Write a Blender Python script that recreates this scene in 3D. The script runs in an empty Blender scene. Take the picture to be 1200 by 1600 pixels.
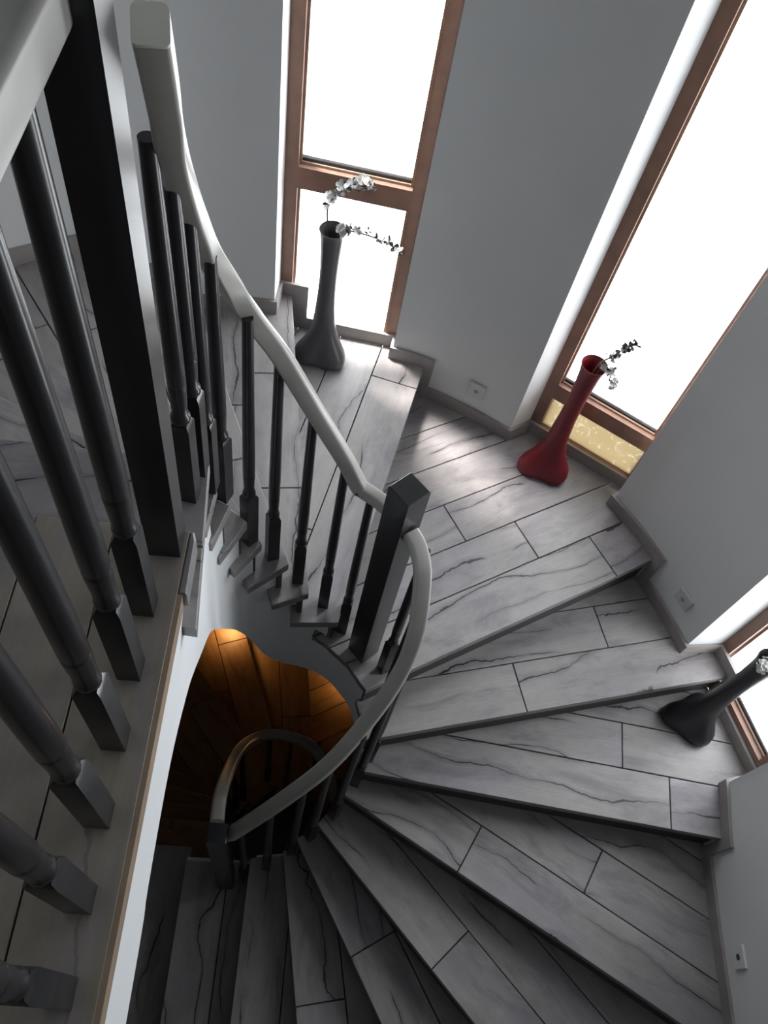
import bpy, math, random
from mathutils import Vector, Matrix

random.seed(7)
scene = bpy.context.scene
COL = scene.collection

# ------------------------------------------------------------------ camera
cam_data = bpy.data.cameras.new('camera')
cam_data.sensor_fit = 'VERTICAL'
cam_data.sensor_height = 36.0
cam_data.lens = 36.0 * 1290.0 / 1600.0
cam_data.clip_start = 0.02
cam = bpy.data.objects.new('camera', cam_data)
COL.objects.link(cam)
RIGHT = Vector((0.99012986, 0.04360722, 0.13319639))
DOWN = Vector((0.10752365, -0.84593195, -0.52233878))
FWD = Vector((0.08989734, 0.53150499, -0.84227129))
m = Matrix((RIGHT, -DOWN, -FWD)).transposed().to_4x4()
m.translation = Vector((0, 0, 1.36))
cam.matrix_world = m
scene.camera = cam

# ------------------------------------------------------------------ world, exposure
world = bpy.data.worlds.new('overcast_sky')
scene.world = world
world.use_nodes = True
bg = world.node_tree.nodes['Background']
bg.inputs['Color'].default_value = (0.93, 0.97, 1.0, 1)
bg.inputs['Strength'].default_value = 5.0
vs = scene.view_settings
vs.view_transform = 'Standard'
vs.look = 'None'
vs.exposure = 0.76
vs.gamma = 1.0
vs.use_curve_mapping = False
sun_data = bpy.data.lights.new('hazy_sun', 'SUN')
sun_data.energy = 10.0
sun_data.angle = math.radians(9)
sun_data.color = (1.0, 0.95, 0.90)
sun = bpy.data.objects.new('hazy_sun', sun_data)
COL.objects.link(sun)
EL = math.radians(64)
sun_dir = Vector((-0.77 * math.cos(EL), 0.64 * math.cos(EL), math.sin(EL)))
sun.rotation_euler = sun_dir.to_track_quat('Z', 'Y').to_euler()
scene.cycles.use_denoising = True
scene.cycles.max_bounces = 8
scene.cycles.diffuse_bounces = 5
scene.cycles.sample_clamp_indirect = 8.0

H = 0.185                      # riser height
def Z(n): return -n * H
ZTOP = 2.6                     # ceiling
ZBOT = -6.4

# ------------------------------------------------------------------ helpers
def tag(o, label=None, cat=None, group=None, kind=None):
    if label: o['label'] = label
    if cat: o['category'] = cat
    if group: o['group'] = group
    if kind: o['kind'] = kind
    return o

def empty(name, loc=(0, 0, 0)):
    o = bpy.data.objects.new(name, None)
    o.empty_display_size = 0.05
    o.location = loc
    COL.objects.link(o)
    return o

def link(name, mesh, parent=None):
    o = bpy.data.objects.new(name, mesh)
    COL.objects.link(o)
    if parent is not None:
        o.parent = parent
        p = parent
        off = Vector((0, 0, 0))
        while p is not None:
            off += p.location
            p = p.parent
        o.location = -off          # the meshes hold world coordinates
    return o

def build(name, verts, faces, mat, parent=None, uvs=None, smooth=False, angle=35):
    me = bpy.data.meshes.new(name)
    me.from_pydata([tuple(v) for v in verts], [], faces)
    if uvs is not None:
        lay = me.uv_layers.new(name='UVMap')
        for l in me.loops:
            lay.data[l.index].uv = uvs[l.vertex_index]
    me.materials.append(mat)
    if smooth:
        for p in me.polygons: p.use_smooth = True
        me.set_sharp_from_angle(angle=math.radians(angle))
    me.update()
    return link(name, me, parent)

class MB:
    def __init__(self): self.v = []; self.f = []
    def add(self, v, f):
        b = len(self.v); self.v += [tuple(p) for p in v]; self.f += [tuple(b + i for i in q) for q in f]
    def box(self, x0, x1, y0, y1, z0, z1, fr=None):
        P = [(x, y, z) for z in (z0, z1) for (x, y) in ((x0, y0), (x1, y0), (x1, y1), (x0, y1))]
        if fr: P = [fr(p) for p in P]
        self.add(P, [(0, 3, 2, 1), (4, 5, 6, 7), (0, 1, 5, 4), (1, 2, 6, 5), (2, 3, 7, 6), (3, 0, 4, 7)])
    def prism(self, poly, z0, z1, ch=0.0):
        v, f = prism(poly, z0, z1, ch); self.add(v, f)
    def tube(self, pts, r, n=6):
        pts = [Vector(p) for p in pts]
        rs = r if isinstance(r, (list, tuple)) else [r] * len(pts)
        v = []
        for i, p in enumerate(pts):
            t = (pts[min(i + 1, len(pts) - 1)] - pts[max(i - 1, 0)]).normalized()
            a = t.orthogonal().normalized(); b = t.cross(a)
            for k in range(n):
                w = 2 * math.pi * k / n
                v.append(p + (a * math.cos(w) + b * math.sin(w)) * rs[i])
        f = [(i * n + k, i * n + (k + 1) % n, (i + 1) * n + (k + 1) % n, (i + 1) * n + k) for i in range(len(pts) - 1) for k in range(n)]
        f += [tuple(range(n - 1, -1, -1)), tuple((len(pts) - 1) * n + k for k in range(n))]
        self.add(v, f)
    def lathe(self, prof, c=(0, 0), n=16, lobe=None, ang0=0.0, cap=True):
        v = []
        for (r, z) in prof:
            for k in range(n):
                a = 2 * math.pi * k / n + ang0
                rr = r * (lobe(a, z) if lobe else 1.0)
                v.append((c[0] + rr * math.cos(a), c[1] + rr * math.sin(a), z))
        L = len(prof)
        f = [(i * n + k, i * n + (k + 1) % n, (i + 1) * n + (k + 1) % n, (i + 1) * n + k) for i in range(L - 1) for k in range(n)]
        if cap:
            f += [tuple(range(n - 1, -1, -1)), tuple((L - 1) * n + k for k in range(n))]
        self.add(v, f)
    def make(self, name, mat, parent=None, smooth=False, angle=35):
        return build(name, self.v, self.f, mat, parent, smooth=smooth, angle=angle)

def area2(p):
    return sum(p[i][0] * p[(i + 1) % len(p)][1] - p[(i + 1) % len(p)][0] * p[i][1] for i in range(len(p)))
def ccw(p):
    q = []
    for a in p:
        a = (float(a[0]), float(a[1]))
        if not q or math.hypot(a[0] - q[-1][0], a[1] - q[-1][1]) > 1e-5: q.append(a)
    if len(q) > 1 and math.hypot(q[0][0] - q[-1][0], q[0][1] - q[-1][1]) < 1e-5: q.pop()
    return q if area2(q) > 0 else q[::-1]
def inset(poly, d):
    n = len(poly); out = []
    for i in range(n):
        a, b, c = Vector(poly[i - 1]), Vector(poly[i]), Vector(poly[(i + 1) % n])
        e1, e2 = (b - a), (c - b)
        if e1.length < 1e-7 or e2.length < 1e-7: out.append(tuple(b)); continue
        e1.normalize(); e2.normalize()
        n1, n2 = Vector((-e1.y, e1.x)), Vector((-e2.y, e2.x))
        w = n1 + n2
        if w.length < 0.3: out.append(tuple(b + n1 * d)); continue
        w.normalize(); k = d / max(0.35, w.dot(n1))
        out.append(tuple(b + w * k))
    return out
def prism(poly, z0, z1, ch=0.0):
    poly = ccw(poly); n = len(poly)
    rings = [[(x, y, z0) for x, y in poly]]
    if ch:
        rings.append([(x, y, z1 - ch) for x, y in poly])
        rings.append([(x, y, z1) for x, y in inset(poly, ch)])
    else:
        rings.append([(x, y, z1) for x, y in poly])
    v = [p for r in rings for p in r]; f = [tuple(range(n - 1, -1, -1))]
    for r in range(len(rings) - 1):
        f += [(r * n + i, r * n + (i + 1) % n, (r + 1) * n + (i + 1) % n, (r + 1) * n + i) for i in range(n)]
    f.append(tuple((len(rings) - 1) * n + i for i in range(n)))
    return v, f
def clip(poly, nx, ny, c):                      # keeps nx*x + ny*y <= c
    out = []
    for i in range(len(poly)):
        p, q = poly[i], poly[(i + 1) % len(poly)]
        dp, dq = nx * p[0] + ny * p[1] - c, nx * q[0] + ny * q[1] - c
        if dp <= 0: out.append(p)
        if (dp < 0 < dq) or (dq < 0 < dp):
            t = dp / (dp - dq); out.append((p[0] + t * (q[0] - p[0]), p[1] + t * (q[1] - p[1])))
    return out
def catmull(pts, k=6):
    P = [Vector(p) for p in pts]; out = []
    for i in range(len(P) - 1):
        a, b, c, d = P[max(i - 1, 0)], P[i], P[i + 1], P[min(i + 2, len(P) - 1)]
        for j in range(k):
            t = j / k
            out.append(0.5 * ((2 * b) + (c - a) * t + (2 * a - 5 * b + 4 * c - d) * t * t + (3 * b - a - 3 * c + d) * t ** 3))
    out.append(P[-1]); return out

class Path:
    def __init__(self, pts):
        self.p = [Vector((q[0], q[1])) for q in pts]; self.s = [0.0]
        for i in range(1, len(self.p)): self.s.append(self.s[-1] + (self.p[i] - self.p[i - 1]).length)
    def at(self, s):
        s = min(max(s, 0), self.s[-1] - 1e-9)
        for i in range(1, len(self.s)):
            if s <= self.s[i]:
                t = (s - self.s[i - 1]) / max(1e-9, self.s[i] - self.s[i - 1]); return self.p[i - 1].lerp(self.p[i], t)
        return self.p[-1]
    def hits(self, o, d):                         # line o + t d against the path -> [(t, s)]
        o, d = Vector(o), Vector(d); out = []
        for i in range(len(self.p) - 1):
            a, e = self.p[i], self.p[i + 1] - self.p[i]
            den = d.x * e.y - d.y * e.x
            if abs(den) < 1e-9: continue
            w = a - o
            t = (w.x * e.y - w.y * e.x) / den; u = (w.x * d.y - w.y * d.x) / den
            if -1e-6 <= u <= 1 + 1e-6: out.append((t, self.s[i] + u * e.length))
        return out
    def between(self, s0, s1):
        rev = s0 > s1
        a, b = min(s0, s1), max(s0, s1)
        q = [self.at(a)] + [self.p[i] for i in range(len(self.p)) if a + 1e-4 < self.s[i] < b - 1e-4] + [self.at(b)]
        return q[::-1] if rev else q

# ------------------------------------------------------------------ materials
def new_mat(name):
    mt = bpy.data.materials.new(name); mt.use_nodes = True
    nt = mt.node_tree; b = nt.nodes['Principled BSDF']
    return mt, nt, b
def node(nt, typ, **kw):
    n = nt.nodes.new(typ)
    for k, v in kw.items(): setattr(n, k, v)
    return n
def plain(name, col, rough=0.5, spec=0.5, var=0.06, scale=6.0, bump=0.0, bscale=60.0, coat=0.0):
    mt, nt, b = new_mat(name)
    tc = node(nt, 'ShaderNodeTexCoord')
    nz = node(nt, 'ShaderNodeTexNoise'); nz.inputs['Scale'].default_value = scale; nz.inputs['Detail'].default_value = 4
    nt.links.new(tc.outputs['Object'], nz.inputs['Vector'])
    rp = node(nt, 'ShaderNodeValToRGB')
    rp.color_ramp.elements[0].position = 0.3; rp.color_ramp.elements[1].position = 0.7
    rp.color_ramp.elements[0].color = tuple(c * (1 - var) for c in col) + (1,)
    rp.color_ramp.elements[1].color = tuple(min(1, c * (1 + var)) for c in col) + (1,)
    nt.links.new(nz.outputs['Fac'], rp.inputs['Fac'])
    nt.links.new(rp.outputs['Color'], b.inputs['Base Color'])
    b.inputs['Roughness'].default_value = rough
    b.inputs['Specular IOR Level'].default_value = spec
    if coat: b.inputs['Coat Weight'].default_value = coat
    if bump:
        n2 = node(nt, 'ShaderNodeTexNoise'); n2.inputs['Scale'].default_value = bscale; n2.inputs['Detail'].default_value = 3
        nt.links.new(tc.outputs['Object'], n2.inputs['Vector'])
        bp = node(nt, 'ShaderNodeBump'); bp.inputs['Strength'].default_value = bump; bp.inputs['Distance'].default_value = 0.002
        nt.links.new(n2.outputs['Fac'], bp.inputs['Height']); nt.links.new(bp.outputs['Normal'], b.inputs['Normal'])
    return mt

def wood(name, light, mid, dark, crack=1.0, rough=0.42, smudge=(0.27, 0.25, 0.28)):
    """Wood laminate on UV (u along the grain in metres, v across)."""
    mt, nt, b = new_mat(name); L = nt.links.new
    uv = node(nt, 'ShaderNodeUVMap')
    def mapped(sx, sy):
        mp = node(nt, 'ShaderNodeMapping'); mp.inputs['Scale'].default_value = (sx, sy, 1); L(uv.outputs['UV'], mp.inputs['Vector']); return mp
    def noise(sx, sy, det=4, dist=0.0, rough_=0.55):
        n = node(nt, 'ShaderNodeTexNoise'); n.inputs['Scale'].default_value = 1.0; n.inputs['Detail'].default_value = det
        n.inputs['Distortion'].default_value = dist; n.inputs['Roughness'].default_value = rough_
        L(mapped(sx, sy).outputs['Vector'], n.inputs['Vector']); return n
    def ramp(src, p0, p1, c0=(0, 0, 0, 1), c1=(1, 1, 1, 1)):
        r = node(nt, 'ShaderNodeValToRGB'); e = r.color_ramp.elements
        e[0].position, e[1].position = p0, p1; e[0].color, e[1].color = c0, c1
        L(src, r.inputs['Fac']); return r
    def mix(fac, a, bcol, typ='MIX'):
        mx = node(nt, 'ShaderNodeMix', data_type='RGBA', blend_type=typ)
        if isinstance(fac, float): mx.inputs[0].default_value = fac
        else: L(fac, mx.inputs[0])
        for i, x in ((6, a), (7, bcol)):
            if isinstance(x, tuple): mx.inputs[i].default_value = x
            else: L(x, mx.inputs[i])
        return mx.outputs[2]
    def math_(op, a, bb):
        n = node(nt, 'ShaderNodeMath', operation=op)
        for i, x in enumerate((a, bb)):
            if isinstance(x, (int, float)): n.inputs[i].default_value = x
            else: L(x, n.inputs[i])
        return n.outputs[0]
    body = ramp(noise(1.1, 7, 4, 0.4).outputs['Fac'], 0.32, 0.68, mid + (1,), light + (1,))
    grain = ramp(noise(4, 130, 3).outputs['Fac'], 0.35, 0.7, (0.93, 0.93, 0.93, 1), (1.03, 1.03, 1.03, 1))
    col = mix(1.0, body.outputs['Color'], grain.outputs['Color'], 'MULTIPLY')
    sm = ramp(noise(2.6, 8, 5, 0.8, 0.68).outputs['Fac'], 0.50, 0.70)
    col = mix(math_('MULTIPLY', sm.outputs['Color'], 0.75), col, smudge + (1,))
    # mottling and bluish patches
    mo = ramp(noise(9, 14, 6, 0.3, 0.7).outputs['Fac'], 0.30, 0.72, (0.84, 0.84, 0.84, 1), (1.06, 1.06, 1.06, 1))
    col = mix(1.0, col, mo.outputs['Color'], 'MULTIPLY')
    tint = ramp(noise(1.3, 2.2, 2).outputs['Fac'], 0.48, 0.68, (1, 1, 1, 1), (0.86, 0.86, 0.94, 1))
    col = mix(1.0, col, tint.outputs['Color'], 'MULTIPLY')
    # long fine cracks along the grain: one wandering line per plank, broken up by a mask
    sep = node(nt, 'ShaderNodeSeparateXYZ'); L(uv.outputs['UV'], sep.inputs[0])
    ph = math_('MULTIPLY', sep.outputs['Y'], 7.0)
    ph = math_('ADD', ph, math_('MULTIPLY', noise(1.0, 1.6, 2, 0.0, 0.5).outputs['Fac'], 4.0))
    ph = math_('ADD', ph, math_('MULTIPLY', noise(14, 10, 3, 0.0, 0.6).outputs['Fac'], 0.22))
    d1 = math_('ABSOLUTE', math_('SUBTRACT', math_('FRACT', ph, 0), 0.5), 0)
    wid = math_('MULTIPLY', ramp(noise(3.5, 5, 2).outputs['Fac'], 0.40, 0.66).outputs['Color'], 0.024)
    line = ramp(math_('SUBTRACT', d1, wid), 0.0, 0.007, (1, 1, 1, 1), (0, 0, 0, 1))
    mask = ramp(noise(0.9, 3.5, 2).outputs['Fac'], 0.47, 0.51)
    cr = math_('MULTIPLY', math_('MULTIPLY', line.outputs['Color'], mask.outputs['Color']), crack)
    halo = ramp(d1, 0.0, 0.16, (1, 1, 1, 1), (0, 0, 0, 1))
    hm = math_('MULTIPLY', math_('MULTIPLY', halo.outputs['Color'], mask.outputs['Color']), 0.75 * crack)
    col = mix(hm, col, smudge + (1,))
    col = mix(cr, col, dark + (1,))
    oi = node(nt, 'ShaderNodeObjectInfo')
    vr = ramp(oi.outputs['Random'], 0.0, 1.0, (0.90, 0.90, 0.90, 1), (1.06, 1.05, 1.05, 1))
    col = mix(1.0, col, vr.outputs['Color'], 'MULTIPLY')
    L(col, b.inputs['Base Color'])
    b.inputs['Roughness'].default_value = rough
    b.inputs['Specular IOR Level'].default_value = 0.45
    hgt = math_('SUBTRACT', math_('MULTIPLY', grain.outputs['Color'], 0.25), cr)
    bp = node(nt, 'ShaderNodeBump'); bp.inputs['Strength'].default_value = 0.25; bp.inputs['Distance'].default_value = 0.002
    L(hgt, bp.inputs['Height']); L(bp.outputs['Normal'], b.inputs['Normal'])
    return mt

def glass_mat(name):
    mt = bpy.data.materials.new(name); mt.use_nodes = True; nt = mt.node_tree; nt.nodes.clear()
    out = node(nt, 'ShaderNodeOutputMaterial'); tr = node(nt, 'ShaderNodeBsdfTransparent'); gl = node(nt, 'ShaderNodeBsdfGlossy')
    gl.inputs['Roughness'].default_value = 0.02; lw = node(nt, 'ShaderNodeLayerWeight'); lw.inputs['Blend'].default_value = 0.5
    pw = node(nt, 'ShaderNodeMath', operation='POWER'); pw.inputs[1].default_value = 5.0; nt.links.new(lw.outputs['Facing'], pw.inputs[0])
    fr = node(nt, 'ShaderNodeMath', operation='MULTIPLY_ADD'); fr.inputs[1].default_value = 0.45; fr.inputs[2].default_value = 0.02; nt.links.new(pw.outputs[0], fr.inputs[0])
    mx = node(nt, 'ShaderNodeMixShader'); nt.links.new(fr.outputs[0], mx.inputs[0]); nt.links.new(tr.outputs[0], mx.inputs[1]); nt.links.new(gl.outputs[0], mx.inputs[2])
    nt.links.new(mx.outputs[0], out.inputs['Surface']); return mt
def film_mat(name):
    """Frosted yellowish pane with pale leaf flecks, lit from behind."""
    mt = bpy.data.materials.new(name); mt.use_nodes = True; nt = mt.node_tree; nt.nodes.clear(); L = nt.links.new
    out = node(nt, 'ShaderNodeOutputMaterial'); tc = node(nt, 'ShaderNodeTexCoord')
    mp = node(nt, 'ShaderNodeMapping'); mp.inputs['Scale'].default_value = (30, 30, 24); L(tc.outputs['Object'], mp.inputs['Vector'])
    vo = node(nt, 'ShaderNodeTexNoise'); vo.inputs['Scale'].default_value = 1.0; vo.inputs['Detail'].default_value = 1.5; vo.inputs['Distortion'].default_value = 1.6
    L(mp.outputs['Vector'], vo.inputs['Vector'])
    rp = node(nt, 'ShaderNodeValToRGB'); rp.color_ramp.elements[0].position = 0.60; rp.color_ramp.elements[1].position = 0.66
    rp.color_ramp.elements[0].color = (0.46, 0.40, 0.29, 1); rp.color_ramp.elements[1].color = (0.58, 0.54, 0.45, 1)
    L(vo.outputs['Fac'], rp.inputs['Fac'])
    tl = node(nt, 'ShaderNodeBsdfTranslucent'); df = node(nt, 'ShaderNodeBsdfDiffuse'); mx = node(nt, 'ShaderNodeMixShader'); mx.inputs[0].default_value = 0.4
    L(rp.outputs['Color'], tl.inputs['Color']); L(rp.outputs['Color'], df.inputs['Color'])
    L(tl.outputs[0], mx.inputs[1]); L(df.outputs[0], mx.inputs[2]); L(mx.outputs[0], out.inputs['Surface']); return mt

M = {}
M['plank'] = wood('grey_laminate', (0.355, 0.335, 0.33), (0.265, 0.25, 0.25), (0.020, 0.018, 0.019), smudge=(0.165, 0.15, 0.165))
M['floor'] = wood('landing_laminate', (0.33, 0.29, 0.235), (0.28, 0.245, 0.20), (0.05, 0.04, 0.035), crack=0.35)
M['brown'] = wood('brown_stair_wood', (0.36, 0.19, 0.07), (0.25, 0.12, 0.04), (0.05, 0.02, 0.01), crack=0.4, smudge=(0.18, 0.08, 0.03))
M['core'] = plain('dark_underlay', (0.030, 0.029, 0.030), 0.8)
M['riser'] = plain('dark_grey_riser', (0.055, 0.054, 0.056), 0.6)
M['wall'] = plain('wall_paint', (0.70, 0.715, 0.72), 0.85, 0.2, 0.02, 3.0, bump=0.12, bscale=140)
M['backwall'] = plain('dark_back_wall', (0.16, 0.15, 0.14), 0.85, 0.2, 0.02, 3.0)
M['white'] = plain('white_plaster', (0.80, 0.82, 0.84), 0.85, 0.2, 0.02, 3.0, bump=0.1, bscale=90)
M['slab'] = plain('grey_slab', (0.22, 0.22, 0.22), 0.9)
M['skirt'] = plain('greige_skirting', (0.30, 0.28, 0.27), 0.5, 0.4, 0.12, 9.0)
M['trim'] = plain('tan_edge_trim', (0.34, 0.25, 0.18), 0.5, 0.4, 0.12, 9.0)
M['char'] = plain('charcoal_paint', (0.022, 0.022, 0.025), 0.28, 0.5, 0.1, 8.0, coat=0.12)
M['rail'] = plain('grey_beige_rail', (0.41, 0.40, 0.375), 0.32, 0.5, 0.06, 12.0)
M['cream'] = plain('cream_lit_rail_end', (0.80, 0.78, 0.70), 0.5, 0.4, 0.04, 30.0)  # pale enough to carry the light falling on the rail end
M['bead'] = plain('tan_glazing_bead', (0.40, 0.28, 0.21), 0.4, 0.5, 0.1, 14.0)
M['frame'] = plain('brown_window_wood', (0.235, 0.130, 0.092), 0.42, 0.5, 0.15, 14.0)
M['gasket'] = plain('dark_gasket', (0.03, 0.03, 0.03), 0.6)
M['spacer'] = plain('pale_glazing_bead', (0.62, 0.64, 0.66), 0.35)
M['glass'] = glass_mat('window_glass')
M['film'] = film_mat('yellow_patterned_pane')
M['vgrey'] = plain('grey_ceramic', (0.085, 0.085, 0.092), 0.30, 0.5, 0.1, 8.0, coat=0.2)
M['vred'] = plain('red_ceramic', (0.17, 0.013, 0.021), 0.42, 0.35, 0.1, 8.0)
M['vblack'] = plain('black_ceramic', (0.018, 0.018, 0.021), 0.36, 0.5, 0.1, 8.0)
M['petal'] = plain('white_petals', (0.78, 0.77, 0.76), 0.7, 0.2, 0.05, 60.0)
M['bud'] = plain('grey_green_leaf', (0.07, 0.07, 0.06), 0.6, 0.3, 0.15, 60.0)
M['stem'] = plain('brown_twig', (0.14, 0.11, 0.09), 0.7, 0.3, 0.15, 60.0)
M['plate'] = plain('white_plastic', (0.72, 0.73, 0.73), 0.4, 0.5, 0.02, 20.0)
M['greyplate'] = plain('grey_plastic', (0.56, 0.57, 0.575), 0.45, 0.4, 0.02, 20.0)
M['hole'] = plain('dark_socket_hole', (0.05, 0.05, 0.05), 0.5)
M['midhole'] = plain('grey_socket_insert', (0.30, 0.30, 0.30), 0.5)
M['ground'] = plain('pale_paving', (0.62, 0.62, 0.60), 0.9, 0.2, 0.06, 0.6)

# ------------------------------------------------------------------ plan of the tower
W1 = [(-0.234, 2.775), (0.311, 2.715)]       # front face of the window frames
W2 = [(0.985, 2.468), (1.474, 2.168)]
W3 = [(1.853, 1.497), (2.020, 0.990)]
C1L, C1R = (-0.246, 2.648), (0.300, 2.642)
C2L, C2R = (0.885, 2.395), (1.360, 2.083)
C3L, C3R = (1.690, 1.475), (1.875, 0.950)
XL, XR, YB = -2.10, 1.83, -1.30
left_in = [(XL, YB), (XL, 0.4)] + [tuple(p) for p in catmull([(XL, 0.4), (-2.06, 0.9), (-1.95, 1.4), (-1.72, 1.85), (-1.42, 2.18), (-1.06, 2.43), (-0.75, 2.57), (-0.5, 2.638), C1L], 4)][1:]
mid_in = [tuple(p) for p in catmull([C1R, (0.42, 2.618), (0.535, 2.575), (0.72, 2.49), C2L], 4)]
right_in = [tuple(p) for p in catmull([C2R, (1.46, 1.945), (1.55, 1.787), (1.63, 1.62), C3L], 4)]
end_in = [C3R, (1.845, 0.72), (1.834, 0.4), (XR, 0.1), (XR, YB)]
outer = Path(left_in + W1 + mid_in + W2 + right_in + W3 + end_in + [(XL, YB)])
outer_low = Path(left_in + mid_in + right_in + end_in + [(XL, YB)])
CEN = Vector((-0.12, 0.6))
def out_of(p, d=0.20):
    v = Vector(p) - CEN
    return tuple(CEN + v * (1 + d / v.length))

def wall_piece(name, inner, label=None):
    poly = inner + [out_of(p) for p in inner[::-1]]
    v, f = prism(poly, ZBOT, ZTOP)
    o = build(name, v, f, M['wall'], None, smooth=True, angle=30)
    return tag(o, kind='structure')
wl = [(XL, YB)] + left_in[1:]
poly_left = left_in + [W1[0]] + [out_of(W1[0], 0.068)] + [out_of(p) for p in left_in[::-1] if p[1] > 0.35] + [(XL - 0.28, 0.35), (XL - 0.28, YB)]
v, f = prism(poly_left, ZBOT, ZTOP); tag(build('wall_left', v, f, M['wall'], smooth=True, angle=30), kind='structure')
def with_reveals(a, inner, b):
    poly = [a] + inner + [b, out_of(b, 0.068)] + [out_of(p) for p in inner[::-1]] + [out_of(a, 0.068)]
    return prism(poly, ZBOT, ZTOP)
v, f = with_reveals(W1[1], mid_in, W2[0]); tag(build('wall_middle', v, f, M['wall'], smooth=True, angle=30), kind='structure')
v, f = with_reveals(W2[1], right_in, W3[0]); tag(build('wall_right', v, f, M['wall'], smooth=True, angle=30), kind='structure')
poly_end = [W3[1]] + end_in + [(XR + 0.3, YB), (XR + 0.3, 0.6), out_of(W3[1], 0.068)]
v, f = prism(poly_end, ZBOT, ZTOP); tag(build('wall_right', v, f, M['wall'], smooth=True, angle=30), kind='structure')
mb = MB(); mb.box(XL - 0.28, XR + 0.3, YB - 0.2, YB, ZBOT, ZTOP)
tag(mb.make('wall_back', M['backwall']), kind='structure')
mb = MB(); mb.prism([(XL - 0.28, YB - 0.2), (XR + 0.6, YB - 0.2), (2.4, 1.6), (1.3, 2.6), (0.0, 3.1), (-1.2, 2.9), (-2.4, 1.6)], ZTOP, ZTOP + 0.15)
tag(mb.make('ceiling', M['white']), kind='structure')
mb = MB(); mb.box(XL - 0.2, XR + 0.2, YB - 0.1, 2.7, ZBOT - 0.2, ZBOT); tag(mb.make('floor_bottom', M['ground']), kind='structure')

# ------------------------------------------------------------------ windows
WTOP = 0.95
wall_over = []
def window(idx, W, CL, CR, zb, bars, wid=0.052, film=None, bead=True):
    a, b = Vector(W[0]), Vector(W[1]); e = (b - a); ln = e.length; e.normalize(); n = Vector((-e.y, e.x))
    if n.dot(a - CEN) < 0: n = -n
    def fr(p): q = a + e * p[0] + n * p[1]; return (q.x, q.y, p[2])
    root = tag(empty('window_%d' % idx, (a.x, a.y, zb)), kind='structure')
    def bx(name, mat, *args):
        q = MB(); q.box(*args, fr=fr); return q.make(name, mat, root)
    T = 0.065
    bx('frame_stile', M['frame'], 0, wid, 0, T, zb, WTOP)
    bx('frame_stile', M['frame'], ln - wid, ln, 0, T, zb, WTOP)
    bx('frame_rail', M['frame'], wid, ln - wid, 0, T, WTOP - 0.06, WTOP)
    for (z0, z1) in bars: bx('frame_rail', M['frame'], wid, ln - wid, 0, T, z0, z1)
    zs = [z for r in bars for z in r] + [WTOP - 0.06]
    for k in range(len(bars)):
        z0, z1 = bars[k][1], (bars[k + 1][0] if k + 1 < len(bars) else WTOP - 0.06)
        mat = M['film'] if film == k else M['glass']
        bx('pane', mat, wid, ln - wid, 0.044, 0.050, z0, z1)
        if film == k: continue
        # glazing beads: a stepped wooden bead, then a dark gasket and a pale spacer at the bottom
        for (x0, x1) in ((wid, wid + 0.010), (ln - wid - 0.010, ln - wid)):
            bx('glazing_bead', M['bead'], x0, x1, 0.024, 0.044, z0, z1)
        bx('glazing_bead', M['bead'], wid + 0.010, ln - wid - 0.010, 0.024, 0.044, z0, z0 + 0.010)
        if bead and k == len(bars) - 1:
            bx('gasket', M['gasket'], wid + 0.010, ln - wid - 0.010, 0.032, 0.044, z0 + 0.010, z0 + 0.020)
            bx('spacer', M['spacer'], wid + 0.010, ln - wid - 0.010, 0.036, 0.044, z0 + 0.020, z0 + 0.032)
    # masonry over and under the opening
    oa, ob = out_of(W[0], 0.068), out_of(W[1], 0.068)
    q = MB(); q.prism([CL, CR, W[1], ob, oa, W[0]], WTOP, ZTOP); tag(q.make('wall_lintel', M['wall']), kind='structure')
    q = MB(); q.prism([CL, CR, W[1], ob, oa, W[0]], ZBOT, zb - 0.06); tag(q.make('wall_sill', M['wall']), kind='structure')
    # a portal guides the daylight sampling through the opening
    ld = bpy.data.lights.new('window_portal', 'AREA'); ld.shape = 'RECTANGLE'; ld.size = ln; ld.size_y = WTOP - zb
    ld.cycles.is_portal = True
    lo = bpy.data.objects.new('window_portal', ld); COL.objects.link(lo)
    c = a + e * ln / 2 + n * 0.09
    zx = Vector((n.x, n.y, 0)); up = Vector((0, 0, 1)); rx = up.cross(zx)
    mm = Matrix((rx, up, zx)).transposed().to_4x4(); mm.translation = Vector((c.x, c.y, (WTOP + zb) / 2)); lo.matrix_world = mm
window(1, W1, C1L, C1R, Z(8), [(Z(8), -1.448), (-0.740, -0.645)])
window(2, W2, C2L, C2R, Z(9), [(Z(9), -1.622), (-1.400, -1.312)], film=0)
window(3, W3, C3L, C3R, Z(11), [(Z(11), -1.93)])

# ------------------------------------------------------------------ the staircase
stairs = tag(empty('staircase', (0.0, 1.0, Z(18))), 'winding grey laminate staircase with dark risers curling around the open well', 'staircase')
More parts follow.
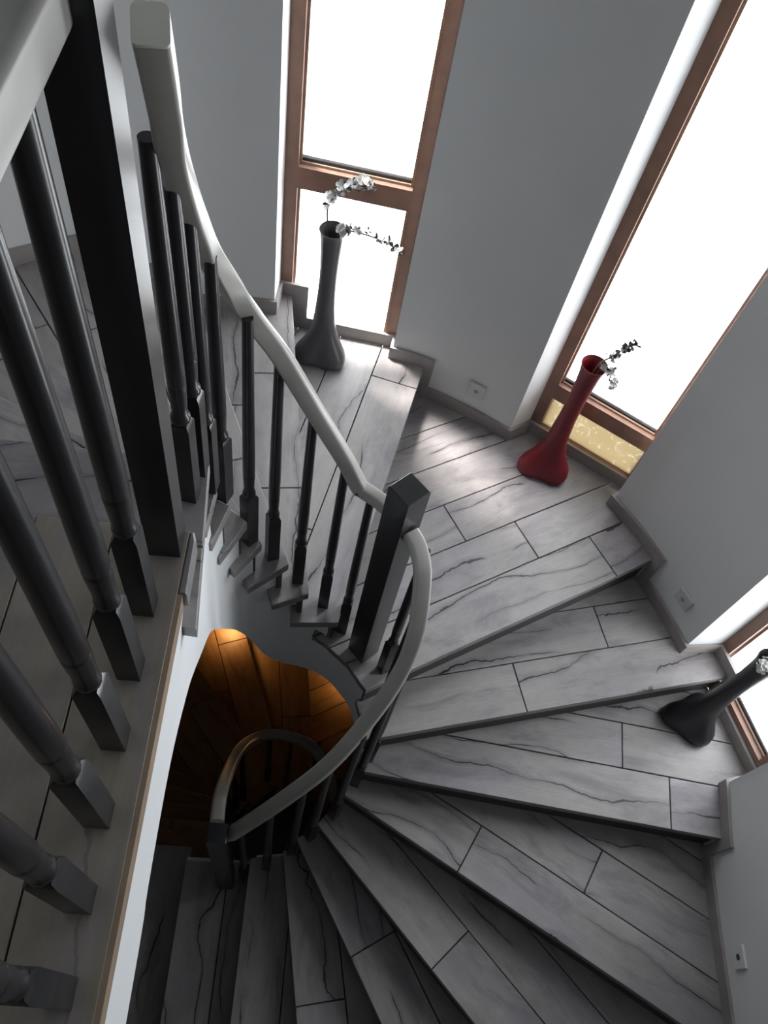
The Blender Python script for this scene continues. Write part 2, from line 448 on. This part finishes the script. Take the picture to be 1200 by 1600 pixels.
# tread fronts: inner point, a second point on the nose line; inner back points
NOSE = {0: ((-0.210, 0.770), (-2.0, 0.770)), 1: ((-0.232, 1.056), (-2.0, 1.06)), 2: ((-0.231, 1.113), (-1.95, 1.33)),
        3: ((-0.213, 1.176), (-1.75, 1.80)), 4: ((-0.176, 1.239), (-1.42, 2.15)), 5: ((-0.136, 1.275), (-1.0, 2.45)),
        6: ((-0.049, 1.311), (-0.41, 2.144)), 7: ((0.030, 1.300), (-0.180, 2.763)), 8: ((0.152, 1.283), (0.439, 2.537)),
        9: ((0.290, 1.098), (1.489, 1.791)), 10: ((0.318, 0.962), (1.84, 1.36)), 11: ((0.303, 0.892), (1.8, 0.736)),
        12: ((0.268, 0.839), (1.644, 0.072)), 13: ((0.180, 0.747), (0.76, 0.149)), 14: ((0.100, 0.717), (0.52, 0.023)),
        15: ((0.050, 0.690), (0.183, 0.008)), 16: ((-0.101, 0.678), (-0.101, 0.0)), 17: ((-0.420, 0.676), (-0.420, 0.0))}
BACK = {1: [(-0.196, 0.655)], 2: [(-0.238, 0.989)], 3: [(-0.243, 1.053)], 4: [(-0.237, 1.110)], 5: [(-0.207, 1.167)], 6: [(-0.172, 1.206)],
        7: [(-0.093, 1.241)], 8: [(-0.024, 1.265)], 9: [(0.065, 1.302), (0.110, 1.280), (0.150, 1.246), (0.217, 1.191), (0.261, 1.130)],
        10: [(0.268, 1.120)], 11: [(0.312, 0.992)], 12: [(0.303, 0.922)], 13: [(0.278, 0.862)], 14: [(0.205, 0.765)],
        15: [(0.126, 0.722)], 16: [(0.080, 0.702)], 17: [(-0.070, 0.680)]}
BUTT = {9: ((0.455, 1.193), {0: [1.036], 1: [0.761], 2: [0.506]}), 10: ((0.389, 0.98), {0: [0.608], 1: [1.056]}),
        11: ((0.352, 0.887), {0: [1.276], 1: [1.07]}), 12: ((0.281, 0.832), {0: [0.55], 1: [1.036]}), 13: ((0.194, 0.733), {0: [0.716]}),
        8: ((0.152, 1.283), {0: [1.215], 1: [0.35]}), 7: ((0.030, 1.30), {0: [0.45, 1.02], 1: [0.85]})}
OVER = 0.016                                    # nosing overhang
def nose_geo(tab, n):
    a, b = Vector(tab[n][0]), Vector(tab[n][1]); d = (b - a).normalized()
    return a, d, Vector((-d.y, d.x))
def outer_hit(a, d, path):
    h = [x for x in path.hits(a, d) if x[0] > 0.2]
    return min(h)
def cut_planks(poly, a, d, nl, butts, z0, z1, mat, parent, offs, gap=0.0022, ch=0.0018, origin=None):
    o = Vector(origin) if origin is not None else a
    vmax = max((Vector(p) - a).dot(nl) for p in poly)
    j = 0
    while offs[j] < vmax - 0.004:
        lo, hi = offs[j], offs[j + 1]
        strip = poly
        base = a.dot(nl)
        if j > 0: strip = clip(strip, -nl.x, -nl.y, -(base + lo + gap))
        if hi < vmax: strip = clip(strip, nl.x, nl.y, base + hi - gap)
        if len(strip) > 2:
            cuts = sorted(butts.get(j, []))
            ob = o.dot(d); edges = [-99] + cuts + [99]
            for k in range(len(edges) - 1):
                pc = strip
                if edges[k] > -90: pc = clip(pc, -d.x, -d.y, -(ob + edges[k] + gap))
                if edges[k + 1] < 90: pc = clip(pc, d.x, d.y, ob + edges[k + 1] - gap)
                if len(pc) < 3: continue
                pc = ccw(pc)
                if len(pc) < 3 or abs(area2(pc)) < 0.0008: continue
                v, f = prism(pc, z0, z1, ch)
                ou, ov = random.uniform(0, 40), random.uniform(0, 40)
                uvs = [((Vector(p[:2]) - a).dot(d) + ou, (Vector(p[:2]) - a).dot(nl) + ov - (p[2] - z1)) for p in v]
                build('plank', v, f, mat, parent, uvs=uvs)
        j += 1
OFFS = [0.0, 0.215, 0.415, 0.615, 0.812, 1.008, 1.20, 1.40, 1.6, 1.8, 2.0, 2.2, 2.4]
def make_tread(n, z, tab, back, path, mat, core, parent, butts=None, origin=None, riser=True, rmat=None):
    a, d, nl = nose_geo(tab, n)
    t1, s1 = outer_hit(a, d, path)
    pa, pd, pn = nose_geo(tab, n - 1)
    t0, s0 = outer_hit(pa + pn * OVER, pd, path)
    poly = [tuple(a)] + [tuple(p) for p in path.between(s1, s0)] + back[n]
    poly = ccw(poly)
    sub = inset(poly, 0.004)
    v, f = prism(sub, z - 0.047, z - 0.040)
    tr = build('tread', v, f, core, parent)
    if butts is None:
        butts = {j: [random.uniform(0.35, 1.2)] for j in range(8)}
    cut_planks(poly, a, d, nl, butts, z - 0.040, z, mat, tr, OFFS, origin=origin)
    if riser:                                   # the riser below this tread
        r0 = a + nl * OVER + d * 0.012; t, s = outer_hit(a + nl * OVER, d, path); r1 = a + nl * OVER + d * (t - 0.003)
        mbx = MB(); mbx.prism([tuple(r0), tuple(r1), tuple(r1 + nl * 0.018), tuple(r0 + nl * 0.018)], z - H - 0.03, z - 0.047)
        mbx.make('riser', rmat or M['riser'], parent)
    return poly, s0, s1
SPAN = {}
for n in range(1, 18):
    og, bt = BUTT.get(n, (None, None))
    if bt is not None:
        bt = dict(bt)
        for j in range(8): bt.setdefault(j, [])
    poly, s0, s1 = make_tread(n, Z(n), NOSE, BACK, outer, M['plank'], M['core'], stairs, bt, og)
    SPAN[n] = (s0, s1)

# white plastered inner face of the flights and the landing edge, with its wavy lower edge
SP = [(-0.214, YB, -0.33), (-0.214, -0.01, -0.33), (-0.214, 0.20, -0.30), (-0.214, 0.42, -0.30), (-0.221, 0.60, -0.420), (-0.228, 0.70, -0.540), (-0.235, 0.79, -0.671),
      (-0.245, 0.95, -0.896), (-0.250, 1.05, -1.102), (-0.240, 1.13, -1.279), (-0.215, 1.20, -1.444), (-0.175, 1.255, -1.639), (-0.120, 1.300, -1.900),
      (-0.050, 1.335, -2.060), (0.020, 1.340, -2.100), (0.090, 1.322, -2.095), (0.160, 1.278, -2.080), (0.225, 1.215, -2.085), (0.275, 1.145, -2.095),
      (0.315, 1.05, -2.20), (0.335, 0.97, -2.30), (0.330, 0.91, -2.42), (0.295, 0.85, -2.60), (0.22, 0.785, -2.78), (0.13, 0.735, -3.0), (0.05, 0.715, -3.15), (-0.1, 0.700, -3.3), (-0.42, 0.700, -3.45)]
sp3 = catmull([Vector(p) for p in SP], 5)
spath = Path([(p.x, p.y) for p in sp3])
def zbot(s):
    for i in range(1, len(spath.s)):
        if s <= spath.s[i] + 1e-9:
            t = (s - spath.s[i - 1]) / max(1e-9, spath.s[i] - spath.s[i - 1]); return sp3[i - 1].z * (1 - t) + sp3[i].z * t
    return sp3[-1].z
cross = []
for n in range(0, 17):
    a, d, nl = nose_geo(NOSE, n); o = a + nl * (OVER + 0.01)
    h = spath.hits(o, d); h = min(h, key=lambda x: abs(x[0])); cross.append(h[1])
bounds = sorted(set([0.0] + spath.s + cross))
mb = MB()
TH = 0.028
def off_pt(s):
    p = spath.at(s); q = spath.at(min(s + 0.01, spath.s[-1])) - spath.at(max(s - 0.01, 0)); q.normalize()
    return p, p + Vector((-q.y, q.x)) * TH
for i in range(len(bounds) - 1):
    s0, s1 = bounds[i], bounds[i + 1]
    if s1 - s0 < 1e-5: continue
    sm = (s0 + s1) / 2
    lvl = sum(1 for c in cross if c < sm)
    zt = Z(lvl) - 0.047
    (p0, q0), (p1, q1) = off_pt(s0), off_pt(s1)
    b0, b1 = zbot(s0), zbot(s1)
    if min(b0, b1) > zt - 0.02: b0 = b1 = zt - 0.05
    P = [(p0.x, p0.y, b0), (p1.x, p1.y, b1), (q1.x, q1.y, b1), (q0.x, q0.y, b0), (p0.x, p0.y, zt), (p1.x, p1.y, zt), (q1.x, q1.y, zt), (q0.x, q0.y, zt)]
    mb.add(P, [(0, 3, 2, 1), (4, 5, 6, 7), (0, 1, 5, 4), (1, 2, 6, 5), (2, 3, 7, 6), (3, 0, 4, 7)])
build('plastered_string', mb.v, mb.f, M['white'], stairs, smooth=True, angle=40)

# ------------------------------------------------------------------ upper landing
floor = tag(empty('floor', (-1.1, -0.2, 0)), kind='structure')
fx = [-0.216, -0.351, -0.493, -0.635, -0.777, -0.919, -1.061, -1.203, -1.345, -1.487, -1.629, -1.771, -1.913, XL]
for i in range(len(fx) - 1):
    cuts = [YB] + ([random.uniform(-0.9, 0.5)] if i else [-0.7]) + [0.770]
    for k in range(2):
        g = 0.0015
        poly = [(fx[i + 1] + g, cuts[k] + g), (fx[i] - (g if i else 0), cuts[k] + g), (fx[i] - (g if i else 0), cuts[k + 1] - (g if k == 0 else 0)), (fx[i + 1] + g, cuts[k + 1] - (g if k == 0 else 0))]
        v, f = prism(poly, -0.030, 0.0, 0.0012)
        ou, ov = random.uniform(0, 40), random.uniform(0, 40)
        build('plank', v, f, M['floor'], floor, uvs=[(p[1] + ou, p[0] + ov) for p in v])
mb = MB(); mb.box(XL, -0.226, YB, 0.766, -0.044, -0.030); mb.make('underlay', M['core'], floor)
mb = MB(); mb.box(XL, -0.32, YB, 0.73, -0.33, -0.044); tag(mb.make('floor_slab', M['slab']), kind='structure')
mb = MB(); mb.box(-0.216, -0.207, YB, 0.64, -0.046, -0.001); mb.make('edge_trim', M['trim'], floor)
v, f = prism([(-0.216, 0.640), (-0.199, 0.640), (-0.201, 0.752), (-0.207, 0.770), (-0.216, 0.770)], -0.046, 0.0, 0.004)
build('nosing_return', v, f, M['plank'], floor, uvs=[(p[1], p[0]) for p in v])
mb = MB(); mb.box(XL, -0.222, 0.722, 0.740, -H - 0.03, -0.044); mb.make('riser', M['riser'], stairs)

# ------------------------------------------------------------------ skirting boards along the curved wall
skirt = tag(empty('baseboard_stairwell', (0.5, 2.6, Z(9))), kind='structure')
def strip_on_path(mb, path, s0, s1, z0, z1, th=0.014):
    pts = path.between(s0, s1); n = len(pts); offp = []
    for i in range(n):
        e1 = (pts[i] - pts[i - 1]).normalized() if i else (pts[1] - pts[0]).normalized()
        e2 = (pts[i + 1] - pts[i]).normalized() if i < n - 1 else e1
        n1, n2 = Vector((e1.y, -e1.x)), Vector((e2.y, -e2.x)); w = n1 + n2
        w = w.normalized() if w.length > 0.2 else n1
        offp.append(pts[i] + w * th / max(0.4, w.dot(n1)))
    v = []
    for p, q in zip(pts, offp): v += [(p.x, p.y, z0), (q.x, q.y, z0), (q.x, q.y, z1), (p.x, p.y, z1)]
    f = [(0, 1, 2, 3), tuple(4 * (n - 1) + k for k in (3, 2, 1, 0))]
    for i in range(n - 1):
        for k in range(4): f.append((4 * i + k, 4 * (i + 1) + k, 4 * (i + 1) + (k + 1) % 4, 4 * i + (k + 1) % 4))
    mb.add(v, f)
SK = 0.070
for n in range(1, 17):
    s0, s1 = SPAN[n]
    mb = MB()
    ext = 0.045 if n not in (7,) else 0.075
    prev_ext = 0.045 if n - 1 not in (7,) else 0.075
    sa = SPAN[n - 1][1] + prev_ext + 0.001 if n > 1 else s0
    strip_on_path(mb, outer, sa, s1, Z(n), Z(n) + SK)
    strip_on_path(mb, outer, s1 + 0.0005, s1 + ext, Z(n + 1), Z(n) + SK)
    mb.make('skirting_board', M['skirt'], skirt)

# ------------------------------------------------------------------ balustrades
def sweep(path, w, hgt, name, mat, parent, rnd=0.014, k=8, dense=True):
    pts = catmull(path, k) if dense else [Vector(p) for p in path]
    prof = []
    for (cx, cz, a0) in ((w / 2 - rnd, hgt / 2 - rnd, 0), (-w / 2 + rnd, hgt / 2 - rnd, 90), (-w / 2 + rnd * .6, -hgt / 2 + rnd * .6, 180), (w / 2 - rnd * .6, -hgt / 2 + rnd * .6, 270)):
        r = rnd if a0 < 180 else rnd * .6
        for j in range(4):
            a = math.radians(a0 + 30 * j); prof.append((cx + r * math.cos(a), cz + r * math.sin(a)))
    n = len(prof); v = []
    for i, p in enumerate(pts):
        t = (pts[min(i + 1, len(pts) - 1)] - pts[max(i - 1, 0)]).normalized()
        hz = Vector((t.x, t.y, 0))
        hz = hz.normalized() if hz.length > 1e-4 else Vector((0, 1, 0))
        side = Vector((hz.y, -hz.x, 0)); up = side.cross(t).normalized()
        for (x, z) in prof: v.append(p + side * x + up * z)
    f = [(i * n + j, (i + 1) * n + j, (i + 1) * n + (j + 1) % n, i * n + (j + 1) % n) for i in range(len(pts) - 1) for j in range(n)]
    f += [tuple(range(n)), tuple((len(pts) - 1) * n + j for j in range(n - 1, -1, -1))]
    return build(name, v, f, mat, parent, smooth=True, angle=50), pts

def baluster_mesh(mb, x, y, z0, z1, rot=0.0, bw=0.0195, block=0.262, k=0.92):
    c, s = math.cos(rot), math.sin(rot)
    def fr(p): return (x + p[0] * c - p[1] * s, y + p[0] * s + p[1] * c, p[2])
    b = bw
    # square block with a chamfered shoulder
    P = [(-b, -b), (b, -b), (b, b), (-b, b)]
    rings = [[fr((px, py, z0)) for px, py in P], [fr((px, py, z0 + block - 0.012)) for px, py in P], [fr((px * .72, py * .72, z0 + block)) for px, py in P]]
    v = [p for r in rings for p in r]
    f = [(3, 2, 1, 0)] + [(r * 4 + i, r * 4 + (i + 1) % 4, r * 4 + 4 + (i + 1) % 4, r * 4 + 4 + i) for r in range(2) for i in range(4)] + [(8, 9, 10, 11)]
    mb.add(v, f)
    L = z1 - z0; zb = z0 + block
    prof = [(0.0135, zb - 0.002), (0.0188, zb + 0.005), (0.0194, zb + 0.012), (0.0186, zb + 0.019), (0.0158 * k, zb + 0.026), (0.0172 * k, zb + 0.055), (0.0186 * k, zb + 0.095), (0.0190 * k, zb + 0.101), (0.0178 * k, zb + 0.106), (0.0190 * k, zb + 0.112)]
    top = z1 - zb
    for t in (0.3, 0.45, 0.6, 0.8, 1.0): prof.append(((0.0190 - 0.0065 * max(0, t - .25)) * k, zb + top * t))
    mb.lathe(prof, (x, y), 14)

def baluster(x, y, z0, z1, parent, mat, rot=0.0):
    mb = MB(); baluster_mesh(mb, x, y, z0, z1, rot)
    return mb.make('baluster', mat, parent, smooth=True, angle=32)

def square_post(name, x, y, z0, z1, hx, hy, rot, mat, parent, ch=0.004):
    c, s = math.cos(rot), math.sin(rot)
    P = [(x + px * c - py * s, y + px * s + py * c) for px, py in ((-hx, -hy), (hx, -hy), (hx, hy), (-hx, hy))]
    v, f = prism(P, z0, z1, ch); return build(name, v, f, mat, parent)

# landing balustrade
lb = tag(empty('landing_balustrade', (-0.267, -0.2, 0)), 'straight charcoal balustrade with pale handrail along the upper landing edge', 'balustrade')
square_post('corner_post', -0.2525, 0.742, 0.0, 1.14, 0.0290, 0.0295, math.radians(1.2), M['char'], lb)
sweep([(-0.2715, 0.720, 0.9725), (-0.2715, 0.3, 0.9725), (-0.2715, YB, 0.9725)], 0.057, 0.055, 'handrail', M['rail'], lb, rnd=0.012, k=2)
src = None
for i in range(-8, 6):
    y = 0.611 - 0.1172 * (5 - i)
    if y < YB + 0.05: continue
    if src is None:
        mb = MB(); baluster_mesh(mb, 0, 0, 0.0, 0.946, k=1.06)
        src = mb.make('baluster', M['char'], None, smooth=True, angle=32); o = src
    else:
        o = src.copy(); COL.objects.link(o)
    o.parent = lb; o.location = Vector((-0.267, y, 0)) - lb.location

# balustrade of the upper flight
ub = tag(empty('stair_balustrade', (-0.1, 1.3, Z(9))), 'curved charcoal balustrade with pale handrail sweeping down to the square central newel', 'balustrade')
R1 = [(-0.217, 0.872, 0.868), (-0.228, 0.942, 0.748), (-0.236, 0.990, 0.645), (-0.243, 1.075, 0.510), (-0.244, 1.150, 0.388), (-0.238, 1.227, 0.252), (-0.208, 1.290, 0.115),
      (-0.160, 1.318, -0.005), (-0.104, 1.340, -0.126), (-0.018, 1.353, -0.320), (0.085, 1.356, -0.535), (0.136, 1.350, -0.648), (0.150, 1.345, -0.660), (0.190, 1.325, -0.666), (0.225, 1.300, -0.670)]
_, rp1 = sweep(R1, 0.040, 0.046, 'handrail', M['rail'], ub, rnd=0.009)
# cut end of the rail, the light on it painted in as cream
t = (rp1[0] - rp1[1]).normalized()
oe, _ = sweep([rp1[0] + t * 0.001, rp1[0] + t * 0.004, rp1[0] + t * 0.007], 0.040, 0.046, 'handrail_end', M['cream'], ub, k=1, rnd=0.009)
oe['label'] = 'cream cut end of the handrail, its lit look painted in'
def rail_z(pts, x, y):
    b = min(pts, key=lambda p: (p.x - x) ** 2 + (p.y - y) ** 2); return b.z
UB = [(1, -0.260, 0.965), (1, -0.252, 1.035), (2, -0.247, 1.110), (3, -0.233, 1.204), (5, -0.176, 1.286), (6, -0.108, 1.338), (7, -0.015, 1.353), (8, 0.090, 1.356), (9, 0.179, 1.341)]
for i, (n, x, y) in enumerate(UB):
    nx, ny = (UB[min(i + 1, 8)][1] - UB[max(i - 1, 0)][1], UB[min(i + 1, 8)][2] - UB[max(i - 1, 0)][2])
    baluster(x, y, Z(n), rail_z(rp1, x, y) - 0.012, ub, M['char'], math.atan2(ny, nx))
square_post('newel_post', 0.268, 1.263, Z(9), Z(9) + 1.155, 0.042, 0.042, math.radians(43), M['char'], ub, ch=0.003)

# balustrade of the lower flight, spiralling round the well
db = tag(empty('stair_balustrade', (0.3, 1.0, Z(14))), 'dark spiral balustrade with grey handrail curling down from the central newel', 'balustrade')
R2 = [(0.298, 1.232, -0.690), (0.328, 1.185, -0.705), (0.346, 1.110, -0.740), (0.350, 0.990, -0.900), (0.298, 0.880, -1.095), (0.165, 0.742, -1.360), (0.013, 0.664, -1.640), (-0.165, 0.605, -2.000)]
_, rp2 = sweep(R2, 0.050, 0.042, 'handrail', M['rail'], db, rnd=0.010)
DB = [(9, 0.352, 1.192), (10, 0.352, 1.060), (11, 0.350, 0.950), (12, 0.318, 0.890), (13, 0.246, 0.790), (14, 0.160, 0.725), (15, 0.085, 0.690), (16, -0.020, 0.645), (17, -0.125, 0.625)]
for n, x, y in DB:
    baluster(x, y, Z(n), rail_z(rp2, x, y) - 0.012, db, M['char'], math.atan2(y - 1.0, x))
square_post('newel_post', -0.209, 0.594, Z(17), -1.93, 0.037, 0.037, 0.0, M['char'], db, ch=0.003)

# ------------------------------------------------------------------ the storey below
low = tag(empty('lower_staircase', (0.0, 1.6, Z(26))), 'brown wooden winding staircase seen deep down through the open well', 'staircase')
LN = {18: ((-0.21, 0.77), (-2.0, 0.77)), 19: ((-0.235, 0.93), (-2.0, 0.98)), 20: ((-0.25, 1.03), (-2.0, 1.2)), 21: ((-0.24, 1.12), (-2.0, 1.45)), 22: ((-0.19, 1.180), (-0.724, 1.356)),
      23: ((-0.01, 1.340), (-0.58, 2.014)), 24: ((0.075, 1.335), (-0.369, 2.457)), 25: ((0.275, 1.340), (0.117, 2.327)), 26: ((0.340, 1.14), (1.489, 1.80))}
LB = {k: [(LN[k - 1][0][0], LN[k - 1][0][1] - 0.02)] for k in range(19, 27)}
for k in range(19, 27):
    make_tread(k, Z(k), LN, LB, outer_low, M['brown'], M['core'], low, rmat=M['riser'])
lf = tag(empty('floor', (-1.2, -0.2, Z(18))), kind='structure')
for i in range(8):
    x0 = -0.42 - 0.21 * i
    v, f = prism([(x0 - 0.209, YB), (x0, YB), (x0, 0.77), (x0 - 0.209, 0.77)], Z(18) - 0.03, Z(18), 0.001)
    build('plank', v, f, M['plank'], lf, uvs=[(p[1] + i * 3.1, p[0]) for p in v])
R3 = [(-0.222, 0.640, -2.02), (-0.236, 0.80, -2.21), (-0.232, 1.00, -2.55), (-0.208, 1.15, -2.79), (-0.160, 1.286, -3.08), (-0.070, 1.350, -3.18), (0.040, 1.356, -3.22), (0.170, 1.335, -3.33), (0.275, 1.235, -3.47), (0.335, 1.10, -3.62)]
lr = tag(empty('lower_balustrade', (0.0, 1.3, Z(26))), 'brown lower balustrade with handrail curving around the dark bottom of the well', 'balustrade')
_, rp3 = sweep(R3, 0.055, 0.046, 'handrail', M['rail'], lr)
for n, x, y in ((19, -0.25, 0.88), (20, -0.262, 1.0), (21, -0.245, 1.10), (22, -0.215, 1.20), (23, -0.08, 1.37), (24, 0.04, 1.37), (25, 0.20, 1.37), (26, 0.34, 1.21)):
    baluster(x, y, Z(n), rail_z(rp3, x, y) - 0.012, lr, M['char'])

# two warm wall lamps on the storey below
def wall_lamp(x, y, z, nx, ny, power, label):
    r = tag(empty('wall_lamp', (x, y, z)), label, 'lamp')
    ang = math.atan2(ny, nx)
    def fr(p): c, s = math.cos(ang), math.sin(ang); return (x + p[0] * c - p[1] * s, y + p[0] * s + p[1] * c, z + p[2])
    q = MB(); q.box(0.001, 0.02, -0.05, 0.05, -0.05, 0.05, fr=fr); q.make('back_plate', M['char'], r)
    q = MB(); q.lathe([(0.045, z - 0.06), (0.052, z + 0.0), (0.06, z + 0.06)], (x + 0.075 * nx, y + 0.075 * ny), 16, cap=False)
    q.make('lamp_shade', M['cream'], r, smooth=True)
    q = MB(); q.box(0.018, 0.075, -0.008, 0.008, -0.008, 0.008, fr=fr); q.make('lamp_arm', M['char'], r)
    ld = bpy.data.lights.new('lamp_bulb', 'SPOT'); ld.energy = power; ld.color = (1.0, 0.60, 0.22); ld.shadow_soft_size = 0.03
    ld.spot_size = math.radians(150); ld.spot_blend = 0.6
    lo = bpy.data.objects.new('lamp_bulb', ld); COL.objects.link(lo); lo.parent = r
    lo.location = (0.075 * nx, 0.075 * ny, -0.02)
wall_lamp(-0.50, 2.625, -4.17, 0.15, -0.98, 4.6, 'small warm wall lamp low beside the brown stair, left one')
wall_lamp(0.56, 2.555, -4.50, -0.4, -0.917, 11.0, 'small warm wall lamp low beside the brown stair, right one')

# ------------------------------------------------------------------ vases with blossom twigs
VP = [(0.095, 0.0), (0.105, 0.012), (0.107, 0.035), (0.100, 0.070), (0.079, 0.110), (0.060, 0.160), (0.0475, 0.220), (0.043, 0.290), (0.0385, 0.370), (0.037, 0.450), (0.038, 0.530), (0.041, 0.600), (0.045, 0.655), (0.050, 0.690), (0.053, 0.700)]
VI = [(0.049, 0.698), (0.041, 0.655), (0.036, 0.600), (0.033, 0.500), (0.030, 0.480)]
def vase(x, y, z, rot, mat, label, sc=1.0):
    r = tag(empty('floor_vase', (x, y, z)), label, 'vase', 'tall floor vases on the stair')
    def lobe(a, zz):
        k = min(1.0, max(0.0, 1.4 - (zz - z) / 0.17)); return 1 + 0.20 * k * math.cos(3 * (a - rot - 1.2 * (zz - z)))
    q = MB(); q.lathe([(rr * sc, z + zz * sc) for rr, zz in VP + VI], (x, y), 48, lobe)
    q.make('body', mat, r, smooth=True, angle=60)
    q = MB(); q.lathe([(0.053, z + 0.7), (0.0545, z + 0.704), (0.051, z + 0.706), (0.0485, z + 0.702), (0.049, z + 0.698)], (x, y), 32, cap=False); q.make('rim', mat, r, smooth=True, angle=70)
vase(-0.025, 2.600, Z(8) + 0.0005, math.radians(-40), M['vgrey'], 'slate grey trumpet vase standing by the first window')
vase(1.050, 2.250, Z(9) + 0.0005, math.radians(-48), M['vred'], 'dark red trumpet vase on the wide tread')
vase(1.765, 1.225, Z(11) + 0.0005, math.radians(172), M['vblack'], 'black trumpet vase with trefoil foot')

def blossom_mesh(name, mat, petals=5, size=0.019):
    mbx = MB()
    for k in range(petals):
        a = 2 * math.pi * k / petals + 0.2
        c, s = math.cos(a), math.sin(a)
        pr = [(0, 0, 0), (0.45, 0.34, 0.22), (0.85, 0.42, 0.42), (1.05, 0.0, 0.50), (0.85, -0.42, 0.42), (0.45, -0.34, 0.22), (0.6, 0, 0.15)]
        v = [((px * c - py * s) * size, (px * s + py * c) * size, pz * size) for px, py, pz in pr]
        mbx.add(v, [(0, 6, 1), (1, 6, 2), (2, 6, 3), (3, 6, 4), (4, 6, 5), (5, 6, 0)])
    me = bpy.data.meshes.new(name); me.from_pydata(mbx.v, [], mbx.f); me.materials.append(mat); return me
BLOS = blossom_mesh('blossom', M['petal']); BUDM = blossom_mesh('leaf', M['bud'], 3, 0.021)
def twig(path, clusters, label, group='blossom twigs in the vases', rad=0.0045):
    """clusters: list of (t0, t1, count, spread, petal share)"""
    pts = catmull([Vector(p) for p in path], 6)
    r = tag(empty('blossom_twig', tuple(pts[0])), label, 'twig', group)
    q = MB(); q.tube(pts, [rad * (1 - 0.6 * i / len(pts)) for i in range(len(pts))], 5); q.make('stem', M['stem'], r)
    for (t0, t1, cnt, spread, share) in clusters:
        for i in range(cnt):
            u = t0 + (t1 - t0) * (i + random.random()) / cnt
            p = pts[min(len(pts) - 1, int(u * (len(pts) - 1)))]
            isb = random.random() < share
            o = bpy.data.objects.new('blossom' if isb else 'leaf', BLOS if isb else BUDM); COL.objects.link(o); o.parent = r
            dv = Vector((random.gauss(0, 1), random.gauss(0, 1), random.gauss(0, 1))).normalized() * random.uniform(0.2, 1) * spread
            o.location = p + dv - pts[0]
            o.rotation_euler = (random.uniform(-1.2, 1.2), random.uniform(-1.2, 1.2), random.uniform(0, 6.28))
            k = random.uniform(0.7, 1.15); o.scale = (k, k, k)
zt = Z(8) + 0.7
twig([(-0.035, 2.60, zt - 0.15), (-0.048, 2.60, zt + 0.02), (-0.050, 2.60, zt + 0.12), (0.0, 2.60, zt + 0.20), (0.06, 2.59, zt + 0.23), (0.11, 2.58, zt + 0.235)], [(0.42, 0.85, 34, 0.028, 0.62), (0.85, 1.0, 5, 0.012, 0.3)], 'white blossom twig rising upright out of the grey vase')
twig([(-0.02, 2.59, zt - 0.12), (0.0, 2.585, zt + 0.01), (0.04, 2.575, zt + 0.03), (0.12, 2.56, zt + 0.03), (0.20, 2.55, zt + 0.01), (0.26, 2.545, zt - 0.02)], [(0.25, 0.50, 18, 0.022, 0.85), (0.5, 1.0, 16, 0.018, 0.1)], 'white blossom twig arching sideways over the rim of the grey vase')
zt = Z(9) + 0.7
twig([(1.05, 2.25, zt - 0.15), (1.06, 2.245, zt + 0.01), (1.085, 2.24, zt + 0.06), (1.12, 2.235, zt + 0.12), (1.15, 2.23, zt + 0.17)], [(0.45, 1.0, 16, 0.022, 0.3)], 'pale leafy twig pointing up out of the red vase')
twig([(1.055, 2.24, zt - 0.12), (1.07, 2.225, zt + 0.01), (1.095, 2.205, zt + 0.025), (1.12, 2.185, zt + 0.0), (1.125, 2.175, zt - 0.05)], [(0.3, 1.0, 22, 0.018, 0.75)], 'white blossom twig drooping over the rim of the red vase')
zt = Z(11) + 0.7
twig([(1.765, 1.22, zt - 0.15), (1.755, 1.215, zt + 0.0), (1.735, 1.205, zt + 0.015), (1.72, 1.19, zt - 0.005)], [(0.35, 1.0, 16, 0.018, 0.7)], 'white blossom twig over the near rim of the black vase')
twig([(1.77, 1.215, zt - 0.15), (1.785, 1.195, zt + 0.0), (1.79, 1.175, zt + 0.02), (1.80, 1.15, zt + 0.01)], [(0.35, 1.0, 14, 0.018, 0.7)], 'white blossom twig over the far rim of the black vase')

# ------------------------------------------------------------------ socket plates on the walls
def socket(p, nrm, label, mat, w=0.04, hh=0.04, hole=0.012, hmat=None):
    n = Vector((nrm[0], nrm[1])).normalized(); e = Vector((-n.y, n.x))
    def fr(q): a = Vector(p[:2]) + e * q[0] + n * q[1]; return (a.x, a.y, p[2] + q[2])
    r = tag(empty('wall_socket', p), label, 'socket', 'wall sockets')
    q = MB(); q.box(-w, w, 0.0005, 0.010, -hh, hh, fr=fr); q.make('cover_plate', mat, r)
    q = MB()
    ring = [(hole * math.cos(2 * math.pi * k / 20), hole * math.sin(2 * math.pi * k / 20)) for k in range(20)]
    q.add([fr((a, 0.0095, b)) for a, b in ring] + [fr((a * .9, 0.0125, b * .9)) for a, b in ring], [(k, (k + 1) % 20, 20 + (k + 1) % 20, 20 + k) for k in range(20)] + [tuple(range(20, 40))])
    q.make('socket_insert', hmat or M['hole'], r)
socket((0.700, 2.494, -1.47), (-0.45, -0.89), 'pale wall socket low on the wall between the first two windows', M['greyplate'], hmat=M['midhole'])
socket((1.628, 1.616, -1.633), (-0.88, -0.45), 'pale wall socket low on the wall between the red and black vases', M['greyplate'], hmat=M['midhole'])
socket((1.8325, 0.300, -2.035), (-1, 0), 'white wall socket plate on the bare wall above the lower treads', M['plate'])
